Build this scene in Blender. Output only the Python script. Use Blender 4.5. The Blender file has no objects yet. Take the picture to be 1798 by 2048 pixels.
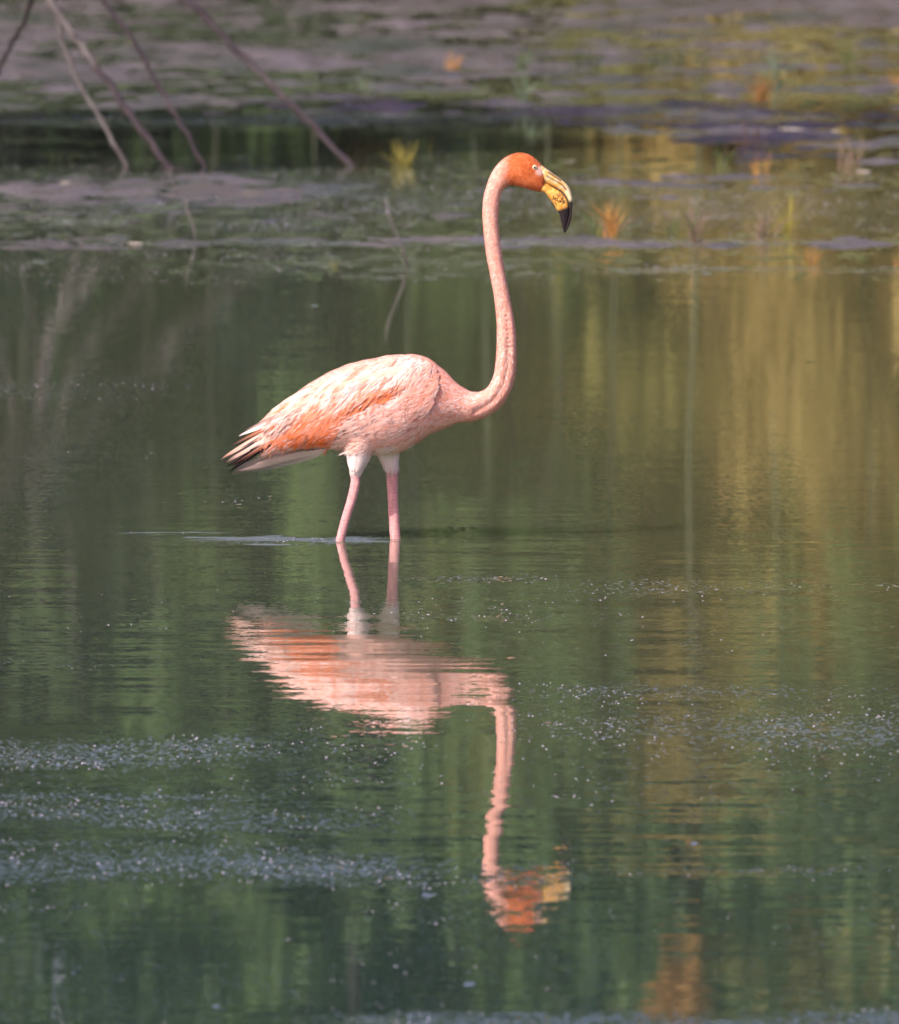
import bpy, bmesh, math, random
import numpy as np
from mathutils import Vector, Matrix, noise as mnoise
from mathutils.bvhtree import BVHTree

random.seed(7); rng = np.random.default_rng(7)
sc = bpy.context.scene
COL = sc.collection

# ------------------------------------------------------------------ camera
CAM_Y, CAM_H = -40.0, 3.0
AIM_Z = 0.07
PITCH = math.atan2(CAM_H - AIM_Z, -CAM_Y)
FPX = 800 * math.hypot(CAM_Y, CAM_H - AIM_Z)
cam_d = bpy.data.cameras.new('camera')
cam = bpy.data.objects.new('camera', cam_d); COL.objects.link(cam)
cam.location = (0, CAM_Y, CAM_H)
cam.rotation_euler = (math.pi / 2 - PITCH, 0, 0)
cam_d.sensor_fit = 'HORIZONTAL'; cam_d.sensor_width = 36
cam_d.lens = 36 * FPX / 1798
cam_d.clip_start = 0.5; cam_d.clip_end = 6000
cam_d.dof.use_dof = True
cam_d.dof.focus_distance = math.hypot(CAM_Y, CAM_H) - 1.8
cam_d.dof.aperture_fstop = 14.5
sc.camera = cam

# ------------------------------------------------------------------ sky, sun, exposure
SUN = Vector((-0.50, -0.52, 0.69)).normalized()
w = bpy.data.worlds.new('World'); sc.world = w; w.use_nodes = True
nt = w.node_tree; nt.nodes.clear()
sky = nt.nodes.new('ShaderNodeTexSky'); sky.sky_type = 'NISHITA'; sky.sun_disc = False
sky.sun_elevation = math.asin(SUN.z); sky.sun_rotation = math.atan2(SUN.x, SUN.y)
sky.air_density = 1.0; sky.dust_density = 3.0; sky.ozone_density = 1.0
tint = nt.nodes.new('ShaderNodeMix'); tint.data_type = 'RGBA'; tint.blend_type = 'MULTIPLY'
tint.inputs[0].default_value = 1.0; tint.inputs[7].default_value = (1.56, 1.14, 1.32, 1)
bg = nt.nodes.new('ShaderNodeBackground'); bg.inputs[1].default_value = 0.115
wo = nt.nodes.new('ShaderNodeOutputWorld')
nt.links.new(sky.outputs[0], tint.inputs[6]); nt.links.new(tint.outputs[2], bg.inputs[0])
nt.links.new(bg.outputs[0], wo.inputs[0])
sl = bpy.data.lights.new('sun', 'SUN'); sl.energy = 4.6; sl.angle = math.radians(0.55); sl.color = (1.0, 0.94, 0.85)
so = bpy.data.objects.new('sun', sl); COL.objects.link(so)
so.rotation_euler = SUN.to_track_quat('Z', 'Y').to_euler(); so.location = SUN * 60
sc.view_settings.view_transform = 'Standard'; sc.view_settings.look = 'None'
sc.view_settings.exposure = 0.32; sc.view_settings.gamma = 1.0
sc.render.engine = 'CYCLES'
sc.cycles.use_denoising = True
sc.cycles.max_bounces = 4; sc.cycles.transparent_max_bounces = 4
sc.cycles.sample_clamp_indirect = 6

# ------------------------------------------------------------------ helpers
CP, SP_ = math.cos(PITCH), math.sin(PITCH)
def ray(px, py):
    a = (px - 899) / FPX; b = (1024 - py) / FPX
    return Vector((a, CP + b * SP_, -SP_ + b * CP))
def at(px, py, Y=0.0):                 # point of the vertical plane at depth Y
    d = ray(px, py); t = (Y - CAM_Y) / d.y
    return Vector((0, CAM_Y, CAM_H)) + d * t
def ground(px, py, z=0.0):             # point of the level plane at height z
    d = ray(px, py); t = (z - CAM_H) / d.z
    return Vector((0, CAM_Y, CAM_H)) + d * t
def srgb(r, g, b):
    f = lambda c: (c / 255 / 12.92) if c <= 10 else ((c / 255 + 0.055) / 1.055) ** 2.4
    return np.array((f(r), f(g), f(b)))
def props(o, label=None, cat=None, group=None, kind=None):
    if label: o['label'] = label
    if cat: o['category'] = cat
    if group: o['group'] = group
    if kind: o['kind'] = kind
    return o
def empty(name, loc=(0, 0, 0)):
    o = bpy.data.objects.new(name, None); COL.objects.link(o); o.location = loc
    o.empty_display_size = 0.1
    return o
def link(name, me, mat=None, parent=None):
    o = bpy.data.objects.new(name, me); COL.objects.link(o)
    if mat and not me.materials: me.materials.append(mat)
    if parent: o.parent = parent
    return o
def mesh(name, v, f, smooth=True, col=None):
    me = bpy.data.meshes.new(name)
    me.from_pydata([tuple(p) for p in v], [], [tuple(q) for q in f])
    if smooth: me.polygons.foreach_set('use_smooth', [True] * len(me.polygons))
    if col is not None: paint(me, col)
    me.update()
    return me
def paint(me, col):
    a = me.color_attributes.new('tone', 'FLOAT_COLOR', 'POINT')
    c = np.ones((len(me.vertices), 4), dtype=np.float32); c[:, :3] = np.clip(np.asarray(col), 0, 1)
    a.data.foreach_set('color', c.ravel())
def tube(pts, rad, seg=8, cap=True):
    v, f = [], []
    pts = [Vector(p) for p in pts]; n = len(pts)
    up = Vector((0.13, 0.91, 0.21)).normalized()
    for i, p in enumerate(pts):
        t = (pts[min(i + 1, n - 1)] - pts[max(i - 1, 0)]).normalized()
        a = t.cross(up).normalized(); b = t.cross(a)
        for k in range(seg):
            q = 2 * math.pi * k / seg
            v.append(p + (a * math.cos(q) + b * math.sin(q)) * rad[i])
    for i in range(n - 1):
        for k in range(seg):
            k2 = (k + 1) % seg
            f.append((i * seg + k, i * seg + k2, (i + 1) * seg + k2, (i + 1) * seg + k))
    if cap:
        f.append(tuple(range(seg))[::-1]); f.append(tuple((n - 1) * seg + k for k in range(seg)))
    return v, f
def merge(*parts):
    V, F = [], []
    for v, f in parts:
        o = len(V); V += list(v); F += [tuple(i + o for i in q) for q in f]
    return V, F
def catmull(P, per):
    P = np.asarray(P, float); n = len(P); out = []
    for i in range(n - 1):
        p0, p1, p2, p3 = P[max(i - 1, 0)], P[i], P[i + 1], P[min(i + 2, n - 1)]
        for k in range(per):
            t = k / per
            out.append(0.5 * ((2 * p1) + (-p0 + p2) * t + (2 * p0 - 5 * p1 + 4 * p2 - p3) * t * t + (-p0 + 3 * p1 - 3 * p2 + p3) * t ** 3))
    out.append(P[-1]); return np.array(out)
def sstep(a, b, x): 
    t = min(1, max(0, (x - a) / (b - a))); return t * t * (3 - 2 * t)

# ------------------------------------------------------------------ materials
def mat(name, base=(0.5, 0.5, 0.5), rough=0.6, attr=False, var=0.0, vscale=(20, 20, 20), bump=0.0, bscale=80, spec=0.3, sheen=0.0, sss=0.0, trans=0.0, dark=None, objvar=0.0):
    m = bpy.data.materials.new(name); m.use_nodes = True
    n = m.node_tree.nodes; L = m.node_tree.links
    b = n['Principled BSDF']
    b.inputs['Roughness'].default_value = rough
    b.inputs['Specular IOR Level'].default_value = spec
    if sheen: b.inputs['Sheen Weight'].default_value = sheen
    tc = n.new('ShaderNodeTexCoord')
    if attr:
        a = n.new('ShaderNodeAttribute'); a.attribute_name = 'tone'; src = a.outputs['Color']
    else:
        a = n.new('ShaderNodeRGB'); a.outputs[0].default_value = (*base, 1); src = a.outputs[0]
    if var:
        mp = n.new('ShaderNodeMapping'); mp.inputs['Scale'].default_value = vscale
        L.new(tc.outputs['Object'], mp.inputs[0])
        nz = n.new('ShaderNodeTexNoise'); nz.inputs['Detail'].default_value = 5; nz.inputs['Scale'].default_value = 1
        L.new(mp.outputs[0], nz.inputs[0])
        if dark is not None:
            rp = n.new('ShaderNodeMapRange'); rp.inputs[1].default_value = 0.38; rp.inputs[2].default_value = 0.62
            L.new(nz.outputs[0], rp.inputs[0])
            mx = n.new('ShaderNodeMix'); mx.data_type = 'RGBA'; mx.inputs[7].default_value = (*dark, 1)
            L.new(rp.outputs[0], mx.inputs[0]); L.new(src, mx.inputs[6]); src = mx.outputs[2]
        else:
            hs = n.new('ShaderNodeHueSaturation')
            mr = n.new('ShaderNodeMapRange'); mr.inputs[1].default_value = 0.3; mr.inputs[2].default_value = 0.7
            mr.inputs[3].default_value = 1 - var; mr.inputs[4].default_value = 1 + var
            L.new(nz.outputs[0], mr.inputs[0]); L.new(mr.outputs[0], hs.inputs['Value']); L.new(src, hs.inputs['Color'])
            src = hs.outputs[0]
    if objvar:
        oi = n.new('ShaderNodeObjectInfo'); hs = n.new('ShaderNodeHueSaturation')
        mr = n.new('ShaderNodeMapRange'); mr.inputs[3].default_value = 1 - objvar; mr.inputs[4].default_value = 1 + objvar
        L.new(oi.outputs['Random'], mr.inputs[0]); L.new(mr.outputs[0], hs.inputs['Value']); L.new(src, hs.inputs['Color']); src = hs.outputs[0]
    L.new(src, b.inputs['Base Color'])
    if bump:
        nb = n.new('ShaderNodeTexNoise'); nb.inputs['Scale'].default_value = bscale; nb.inputs['Detail'].default_value = 4
        L.new(tc.outputs['Object'], nb.inputs[0])
        bp = n.new('ShaderNodeBump'); bp.inputs['Strength'].default_value = bump; bp.inputs['Distance'].default_value = 0.004
        L.new(nb.outputs[0], bp.inputs['Height']); L.new(bp.outputs[0], b.inputs['Normal'])
    if trans:
        t = n.new('ShaderNodeBsdfTranslucent'); L.new(src, t.inputs[0])
        ms = n.new('ShaderNodeMixShader'); ms.inputs[0].default_value = trans
        L.new(b.outputs[0], ms.inputs[1]); L.new(t.outputs[0], ms.inputs[2])
        L.new(ms.outputs[0], n['Material Output'].inputs[0])
    return m

M_PLUME = mat('plumage', attr=True, rough=0.85, var=0.10, vscale=(90, 90, 90), bump=0.05, bscale=260, spec=0.12, sheen=0.15)
M_FEATHER = mat('feather', attr=True, rough=0.75, spec=0.15, trans=0.15)
M_BEAK = mat('beak_horn', attr=True, rough=0.38, spec=0.4, var=0.06, vscale=(150, 150, 150))
M_EYE = mat('eye_iris', srgb(205, 196, 160), rough=0.1, spec=0.6)
M_PUPIL = mat('eye_pupil', (0.01, 0.01, 0.012), rough=0.08, spec=0.6)
M_FOAM = mat('foam', srgb(222, 212, 234), rough=0.5, spec=0.4)
M_BARK = mat('bark', (0.085, 0.070, 0.068), rough=0.9, var=0.3, vscale=(8, 8, 30), dark=(0.05, 0.045, 0.045))
M_ROOT = mat('root_bark', (0.155, 0.14, 0.135), rough=0.85, var=0.25, vscale=(14, 14, 14), dark=(0.10, 0.09, 0.088))
M_PALE = mat('pale_leaf', srgb(212, 202, 184), rough=0.6, var=0.1, vscale=(60, 60, 60), objvar=0.12)

# ------------------------------------------------------------------ water and ground
def axis(fine0, fine1, step, lo, hi, grow=1.35):
    a = list(np.arange(fine0, fine1 + step * 0.5, step)); s = step; x = fine1
    while x < hi:
        s *= grow; x += s; a.append(min(x, hi))
    s = step; x = fine0
    while x > lo:
        s *= grow; x -= s; a.insert(0, max(x, lo))
    return np.array(a)
def grid(name, xs, ys, zf):
    X, Y = np.meshgrid(xs, ys); Z = zf(X, Y); nx, ny = len(xs), len(ys)
    V = np.stack([X, Y, Z], -1).reshape(-1, 3)
    i = (np.arange(ny - 1)[:, None] * nx + np.arange(nx - 1)[None, :]).ravel()
    F = np.stack([i, i + 1, i + nx + 1, i + nx], -1)
    me = bpy.data.meshes.new(name)
    me.vertices.add(len(V)); me.vertices.foreach_set('co', V.ravel().astype(np.float32))
    me.loops.add(F.size); me.loops.foreach_set('vertex_index', F.ravel().astype(np.int32))
    me.polygons.add(len(F)); me.polygons.foreach_set('loop_start', np.arange(0, F.size, 4, dtype=np.int32))
    me.polygons.foreach_set('use_smooth', np.ones(len(F), bool))
    me.update(calc_edges=True)
    return me, X, Y
_lat = {}
def vnoise(X, Y, seed):                # smooth value noise, vectorised
    r = np.random.default_rng(seed).random((512, 512))
    xi = np.floor(X).astype(int); yi = np.floor(Y).astype(int)
    fx = X - xi; fy = Y - yi; fx = fx * fx * (3 - 2 * fx); fy = fy * fy * (3 - 2 * fy)
    g = lambda a, b: r[a % 512, b % 512]
    return (g(xi, yi) * (1 - fx) + g(xi + 1, yi) * fx) * (1 - fy) + (g(xi, yi + 1) * (1 - fx) + g(xi + 1, yi + 1) * fx) * fy
def fbm(X, Y, seed, oct=4):
    s = 0; a = 1; t = 0
    for o in range(oct):
        s = s + a * vnoise(X * 2 ** o + 37 * o, Y * 2 ** o + 11 * o, seed + o); t += a; a *= 0.55
    return s / t
def win(v, a, b, soft):
    return 1 / (1 + np.exp(-(v - a) / soft)) * 1 / (1 + np.exp((v - b) / soft))
def gy(py): return ground(899, py).y
def gx(px, py): return ground(px, py).x

# wind-ruffled bands of the surface (photo pixel rows and columns turned into places on the water)
BANDS = [  # px0, px1, py0, py1, weight
    (-900, 430, 752, 800, 0.55), (-900, 445, 900, 916, 0.6), (585, 690, 904, 914, 0.7),
    (190, 500, 1062, 1072, 0.6), (350, 815, 1072, 1088, 1.0), (400, 600, 1086, 1094, .7),
    (360, 560, 990, 1012, .35), (800, 1130, 1150, 1166, 0.8), (1130, 2700, 1160, 1192, .55), (640, 1400, 1215, 1262, .35),
    (-900, 420, 1312, 1345, 0.55), (1040, 2700, 1365, 1400, 0.75), (1250, 2700, 1400, 1500, 0.62), (1000, 1500, 1430, 1480, .75),
    (430, 760, 1180, 1240, .22), (1000, 1330, 1490, 1560, .5), (1350, 1700, 1500, 1545, .6),
    (-900, 600, 1466, 1530, 0.85), (-900, 560, 1540, 1565, .3), (500, 900, 1440, 1580, .55),
    (-900, 580, 1586, 1602, 0.95), (-900, 900, 1602, 1660, 0.75), (-900, 330, 1680, 1695, 1.0),
    (-900, 900, 1690, 1770, 0.9), (900, 1180, 1705, 1775, .8), (1180, 2700, 1728, 1748, 0.7), (1200, 1760, 1755, 1790, .3),
    (-900, 330, 1800, 1826, 0.6), (-900, 280, 1860, 1900, 0.6), (-900, 460, 1918, 1938, 0.5), (-900, 240, 1955, 1985, .65),
    (-900, 480, 2010, 2030, 0.65), (560, 2700, 2024, 2060, 0.9), (-900, 2700, 2100, 2130, .5), (-900, 1500, 2170, 2190, .6),
    (-900, 2700, 478, 494, 0.95), (1150, 2700, 530, 548, 0.9), (-900, 1150, 500, 575, 0.5), (-900, 2700, 335, 478, 0.7),
    (-900, 2700, 225, 252, .8), (-900, 2700, 1140, 1330, .22), (900, 2700, 1340, 1620, .42), (-900, 900, 1440, 1800, .36), (-900, 2700, 1640, 2060, .24), (-900, 700, 1800, 2060, .36),
]
def ruffle(X, Y):
    R = np.zeros_like(X)
    n1 = fbm(X * 2.2 + 50, Y * 1.1 + 90, 21, 4)
    n2 = fbm(X * 0.9 + 10, Y * 0.55 + 30, 31, 3)
    for (a, b, c, d, wgt) in BANDS:
        y1, y0 = gy(c), gy(d); ym = (y0 + y1) / 2
        k = (ym - CAM_Y) / FPX
        x0, x1 = (a - 899) * k, (b - 899) * k
        wob = (n2 - 0.5) * 0.5 * (y1 - y0 + .3)
        R = np.maximum(R, wgt * win(Y + wob, y0, y1, 0.12 * (y1 - y0) + 0.02) * win(X, x0, x1, 0.06))
    return np.clip(R * (0.30 + 1.4 * n1), 0, 1.2) + 0.05 * np.clip((n1 - .62) * 6, 0, 1)

xs = axis(-3.2, 3.2, 0.05, -1500, 1500, 1.5); ys = axis(-14.5, 37, 0.05, -700, 90, 1.4)
wme, WX, WY = grid('water', xs, ys, lambda X, Y: np.zeros_like(X))
att = wme.attributes.new('ruffle', 'FLOAT', 'POINT'); att.data.foreach_set('value', ruffle(WX, WY).ravel().astype(np.float32))

def wake(X, Y):
    WOB = (fbm(X * 1.4 + 3, Y * .6 + 9, 501, 3) - .5) * .40
    R = np.zeros_like(X)
    for (a, b, c, d, wgt) in [(205, 500, 1064, 1071, .8), (330, 815, 1074, 1086, 1.0), (430, 640, 1087, 1096, .9), (445, 570, 1110, 1150, .45), (655, 815, 1078, 1086, 1.1), (400, 1000, 1120, 1135, .3), (1290, 2700, 532, 545, .62), (-900, 2700, 480, 492, .58), (560, 2700, 2030, 2050, .5)]:
        y1, y0 = gy(c), gy(d); k = ((y0 + y1) / 2 - CAM_Y) / FPX
        R = np.maximum(R, 1.2 * wgt * win(Y + WOB, y0, y1, .10 * (y1 - y0) + .01) * win(X, (a - 899) * k, (b - 899) * k, .05))
    return R
def calm(X, Y):
    n = fbm(X * .8 + 4, Y * .5 + 7, 401, 3)
    near = 1 / (1 + np.exp((Y + 8.8) / .4)); far = 1 / (1 + np.exp(-(Y - .6) / .5))
    c = (.30 + .4 * n) * near + (.55 + .9 * n) * (1 - near) * (1 - far) + .35 * far
    return c * (1 - .6 * win(X, -.15, .35, .1) * win(Y, -9.5, -4.4, .5))
att = wme.attributes.new('calm', 'FLOAT', 'POINT'); att.data.foreach_set('value', calm(WX, WY).ravel().astype(np.float32))
def ruffle_far(X, Y):
    return win(Y, 10.9, 60, .35) * np.clip(.58 + .32 * win(Y, 21, 60, .4) + 1.3 * (fbm(X * .8, Y * .55, 411, 4) - .5) - .5 * win(Y, 18.2, 20.9, .15) * win(X, -9, .3, .2) - .3 * win(Y, 13.9, 16.3, .2) * win(X, .3, 3, .2), 0, 1)
att = wme.attributes.new('ruffle_far', 'FLOAT', 'POINT'); att.data.foreach_set('value', ruffle_far(WX, WY).ravel().astype(np.float32))
att = wme.attributes.new('wake', 'FLOAT', 'POINT'); att.data.foreach_set('value', wake(WX, WY).ravel().astype(np.float32))
def water_material():
    m = bpy.data.materials.new('lagoon_water'); m.use_nodes = True
    n = m.node_tree.nodes; L = m.node_tree.links; b = n['Principled BSDF']
    b.inputs['Roughness'].default_value = 0.015; b.inputs['IOR'].default_value = 1.55
    geo = n.new('ShaderNodeNewGeometry')
    at_ = n.new('ShaderNodeAttribute'); at_.attribute_name = 'ruffle'; rf = at_.outputs['Fac']
    def nz(scale, detail=2.0, off=0.0):
        mp = n.new('ShaderNodeMapping'); mp.inputs['Scale'].default_value = scale; mp.inputs['Location'].default_value = (off, off * 1.7, off * .3)
        L.new(geo.outputs['Position'], mp.inputs[0])
        t = n.new('ShaderNodeTexNoise'); t.inputs['Scale'].default_value = 1; t.inputs['Detail'].default_value = detail
        L.new(mp.outputs[0], t.inputs[0]); return t
    def math_(op, a, b_=None, c=None):
        t = n.new('ShaderNodeMath'); t.operation = op
        for i, q in enumerate((a, b_, c)):
            if q is None: continue
            if isinstance(q, (int, float)): t.inputs[i].default_value = q
            else: L.new(q, t.inputs[i])
        return t.outputs[0]
    def slope(t, kx, ky):              # noise colour -> x and y slope
        s = n.new('ShaderNodeSeparateColor'); L.new(t.outputs['Color'], s.inputs[0])
        return math_('MULTIPLY', math_('SUBTRACT', s.outputs[0], 0.5), kx), math_('MULTIPLY', math_('SUBTRACT', s.outputs[1], 0.5), ky)
    ca = n.new('ShaderNodeAttribute'); ca.attribute_name = 'calm'; cf = ca.outputs['Fac']
    a = slope(nz((0.8, 2.2, 1), 2, 3.1), 0.003, 0.007); a = (math_('MULTIPLY', a[0], cf), math_('MULTIPLY', a[1], cf))
    r = slope(nz((2.6, 11.0, 1), 2, 7.7), 0.006, 0.026); r = (math_('MULTIPLY', r[0], cf), math_('MULTIPLY', r[1], cf))
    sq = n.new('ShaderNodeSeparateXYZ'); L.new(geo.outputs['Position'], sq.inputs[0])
    refl_nz = nz((.35, .12, 1), 3, 31.0)
    def rng_(v, a0, a1, o0=0.0, o1=1.0):
        t = n.new('ShaderNodeMapRange'); t.interpolation_type = 'SMOOTHSTEP'; L.new(v, t.inputs[0])
        for i_, q in enumerate((a0, a1, o0, o1)): t.inputs[1 + i_].default_value = q
        return t.outputs[0]
    wob = math_('MULTIPLY', math_('SUBTRACT', refl_nz.outputs[0], .5), 9.0)
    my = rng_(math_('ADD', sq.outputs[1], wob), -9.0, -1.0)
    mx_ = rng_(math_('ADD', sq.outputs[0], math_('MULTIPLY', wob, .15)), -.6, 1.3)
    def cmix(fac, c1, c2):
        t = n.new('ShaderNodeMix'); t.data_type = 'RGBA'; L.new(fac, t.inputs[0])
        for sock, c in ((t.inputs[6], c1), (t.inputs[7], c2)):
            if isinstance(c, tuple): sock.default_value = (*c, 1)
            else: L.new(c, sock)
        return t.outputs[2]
    L.new(cmix(my, (.036, .062, .048), cmix(mx_, (.084, .106, .064), (.138, .142, .062))), b.inputs['Base Color'])  # reflected bank tones painted into the water: dark near, olive middle, golden right
    b.subsurface_method = 'BURLEY'; b.inputs['Subsurface Weight'].default_value = 1.0
    b.inputs['Subsurface Radius'].default_value = (.5, .6, .4); b.inputs['Subsurface Scale'].default_value = .8
    # ripple strength comes and goes over the pond
    big = nz((0.5, 0.45, 1), 2, 12.0)
    bm_ = n.new('ShaderNodeMapRange'); bm_.inputs[1].default_value = 0.40; bm_.inputs[2].default_value = 0.62; bm_.inputs[3].default_value = 0.35; bm_.inputs[4].default_value = 1.3
    L.new(big.outputs[0], bm_.inputs[0])
    bmx = math_('ADD', bm_.outputs[0], math_('MULTIPLY', rf, .8))
    rx, ry = math_('MULTIPLY', r[0], bmx), math_('MULTIPLY', r[1], bmx)
    # fine wind ripples: small facets that tip towards the sky
    fl = nz((95.0, 38.0, 1), 2.0, 1.3)
    thr = math_('SUBTRACT', 0.745, math_('MULTIPLY', rf, 0.258))
    mk = n.new('ShaderNodeMapRange'); mk.interpolation_type = 'SMOOTHSTEP'
    L.new(fl.outputs[0], mk.inputs[0]); L.new(thr, mk.inputs[1]); L.new(math_('ADD', thr, 0.07), mk.inputs[2])
    fy = math_('MULTIPLY', mk.outputs[0], -0.18)
    # broader ripples of the shallows along the far bank
    ra = n.new('ShaderNodeAttribute'); ra.attribute_name = 'ruffle_far'
    fl2 = nz((11.0, 3.6, 1), 3.0, 6.1); mk2 = n.new('ShaderNodeMapRange'); mk2.interpolation_type = 'SMOOTHSTEP'
    th2 = math_('SUBTRACT', 0.69, math_('MULTIPLY', ra.outputs['Fac'], 0.29))
    L.new(fl2.outputs[0], mk2.inputs[0]); L.new(th2, mk2.inputs[1]); L.new(math_('ADD', th2, 0.16), mk2.inputs[2])
    fy = math_('ADD', fy, math_('MULTIPLY', mk2.outputs[0], -0.11))
    # the wake behind the legs: long thin ripples
    wk = n.new('ShaderNodeAttribute'); wk.attribute_name = 'wake'
    ws = nz((6.0, 22.0, 1), 4.0, 4.2)
    wm = n.new('ShaderNodeMapRange'); wm.interpolation_type = 'SMOOTHSTEP'
    wt = math_('SUBTRACT', 0.80, math_('MULTIPLY', wk.outputs['Fac'], 0.42))
    L.new(ws.outputs[0], wm.inputs[0]); L.new(wt, wm.inputs[1]); L.new(math_('ADD', wt, 0.13), wm.inputs[2])
    fy = math_('ADD', fy, math_('MULTIPLY', wm.outputs[0], -0.16))
    f2 = slope(nz((25.0, 30.0, 1), 2, 9.0), 0.10, 0.16)
    rq = math_('MAXIMUM', math_('SUBTRACT', rf, .28), 0.0)
    fx2, fy2 = math_('MULTIPLY', f2[0], rq), math_('MULTIPLY', f2[1], rq)
    # ripples finer than the eye resolves: they draw reflections out upright
    sp = n.new('ShaderNodeSeparateXYZ'); L.new(geo.outputs['Position'], sp.inputs[0])
    fm = n.new('ShaderNodeMapRange'); fm.inputs[1].default_value = -11; fm.inputs[2].default_value = 3; fm.inputs[3].default_value = .25; fm.inputs[4].default_value = 1
    L.new(sp.outputs[1], fm.inputs[0])
    fi = slope(nz((60.0, 90.0, 1), 1, 21.0), 0.0, 0.024)
    fy = math_('ADD', fy, math_('MULTIPLY', fi[1], fm.outputs[0]))
    sx = math_('ADD', math_('ADD', a[0], rx), fx2)
    sy = math_('ADD', math_('ADD', math_('ADD', a[1], ry), fy2), fy)
    cx = n.new('ShaderNodeCombineXYZ'); L.new(sx, cx.inputs[0]); L.new(sy, cx.inputs[1]); cx.inputs[2].default_value = 1
    vn = n.new('ShaderNodeVectorMath'); vn.operation = 'NORMALIZE'; L.new(cx.outputs[0], vn.inputs[0])
    L.new(vn.outputs[0], b.inputs['Normal'])
    return m
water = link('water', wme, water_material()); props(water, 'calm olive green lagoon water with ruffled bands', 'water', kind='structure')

def land_z(X, Y):
    n = fbm(X * 1.3 + 5, Y * 0.55 + 8, 61, 5); f = fbm(X * 4.5, Y * 8.0, 71, 5)
    big = fbm(X * 0.45 + 3, Y * 0.35 + 2, 81, 2)
    o = -0.06 * np.ones_like(X)
    o = o + 0.055 * win(Y, 12.6, 13.6, .12) * win(X, -40, 40, .1)         # first muddy edge
    o = o + 0.050 * win(Y, 14.2, 17.9, .25)                               # flat before the roots
    o = o - 0.030 * win(Y, 13.9, 16.6, .3) * win(X, 0.35, 40, .15)        # open pools beside the tufts
    o = o + 0.052 * win(Y, 18.1, 21.2, .2) * win(X, 0.25, 40, .2)
    o = o + 0.056 * win(Y, 21.2, 22.8, .25)                               # mud bar
    o = o + 0.055 * win(Y, 22.8, 60, .3)
    z = o + 0.002 - 0.002 * win(Y, 22.8, 60, .3) + (n - 0.5) * 0.042 + (f - 0.5) * 0.085 + (big - .5) * .03
    far = 1 / (1 + np.exp(-(Y - 36.5) / 0.9))
    z = z * (1 - far) + far * (0.25 + 0.15 * (n - .5))
    near = 1 / (1 + np.exp((Y - 10.5) / 0.5))
    z = z * (1 - near) + near * (-0.42)
    return z
xs = axis(-3.4, 3.4, 0.035, -1600, 1600, 1.45); ys = axis(9.5, 36, 0.05, -750, 3000, 1.5)
gme, _, _ = grid('ground', xs, ys, land_z)
def mud_material():
    m = bpy.data.materials.new('wet_mud'); m.use_nodes = True
    n = m.node_tree.nodes; L = m.node_tree.links; b = n['Principled BSDF']
    g = n.new('ShaderNodeNewGeometry')
    def nz(s, d):
        mp = n.new('ShaderNodeMapping'); mp.inputs['Scale'].default_value = s; L.new(g.outputs['Position'], mp.inputs[0])
        t = n.new('ShaderNodeTexNoise'); t.inputs['Scale'].default_value = 1; t.inputs['Detail'].default_value = d; L.new(mp.outputs[0], t.inputs[0]); return t
    t = nz((2.0, .7, 2), 6); r = n.new('ShaderNodeValToRGB')
    e = r.color_ramp.elements; e[0].position = .32; e[0].color = (.045, .055, .040, 1); e[1].position = .68; e[1].color = (.115, .102, .108, 1)
    k = e.new(.5); k.color = (.080, .074, .068, 1)
    L.new(t.outputs[0], r.inputs[0]); L.new(r.outputs[0], b.inputs['Base Color'])
    t2 = nz((6, 2, 6), 4); mr = n.new('ShaderNodeMapRange'); mr.inputs[1].default_value = .35; mr.inputs[2].default_value = .65; mr.inputs[3].default_value = .22; mr.inputs[4].default_value = .75
    L.new(t2.outputs[0], mr.inputs[0]); L.new(mr.outputs[0], b.inputs['Roughness'])
    t3 = nz((30, 14, 30), 5); bp = n.new('ShaderNodeBump'); bp.inputs['Strength'].default_value = .8; bp.inputs['Distance'].default_value = .012
    L.new(t3.outputs[0], bp.inputs['Height']); L.new(bp.outputs[0], b.inputs['Normal'])
    return m
land = link('ground', gme, mud_material()); props(land, 'grey purple mudflat with shallow pools along the far bank', 'mudflat', kind='structure')
def land_at(x, y):
    return float(land_z(np.array([[x]]), np.array([[y]]))[0, 0])

# ------------------------------------------------------------------ the flamingo
def B(p, y=0.0): return at(p[0], p[1], y)
def loft(st, per, seg, expo=2.0, y0=0.0, tip=False):
    # st rows: Tx,Ty,Bx,By,halfwidth[m]
    S = catmull(st, per); v, f = [], []
    for r_ in S:
        T = at(r_[0], r_[1], y0); Bt = at(r_[2], r_[3], y0); c = (T + Bt) / 2; a = (T - Bt) / 2
        for k in range(seg):
            q = 2 * math.pi * k / seg; cs, sn = math.cos(q), math.sin(q)
            g = (abs(cs) ** expo + abs(sn) ** expo) ** (-1 / expo)
            p = c + a * (cs * g); p = Vector((p.x, p.y + sn * g * r_[4], p.z)); v.append(p)
    n = len(S)
    for i in range(n - 1):
        for k in range(seg):
            k2 = (k + 1) % seg; f.append((i * seg + k, (i + 1) * seg + k, (i + 1) * seg + k2, i * seg + k2))
    f.append(tuple(range(seg))); f.append(tuple((n - 1) * seg + k for k in range(seg))[::-1])
    return v, f

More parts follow.
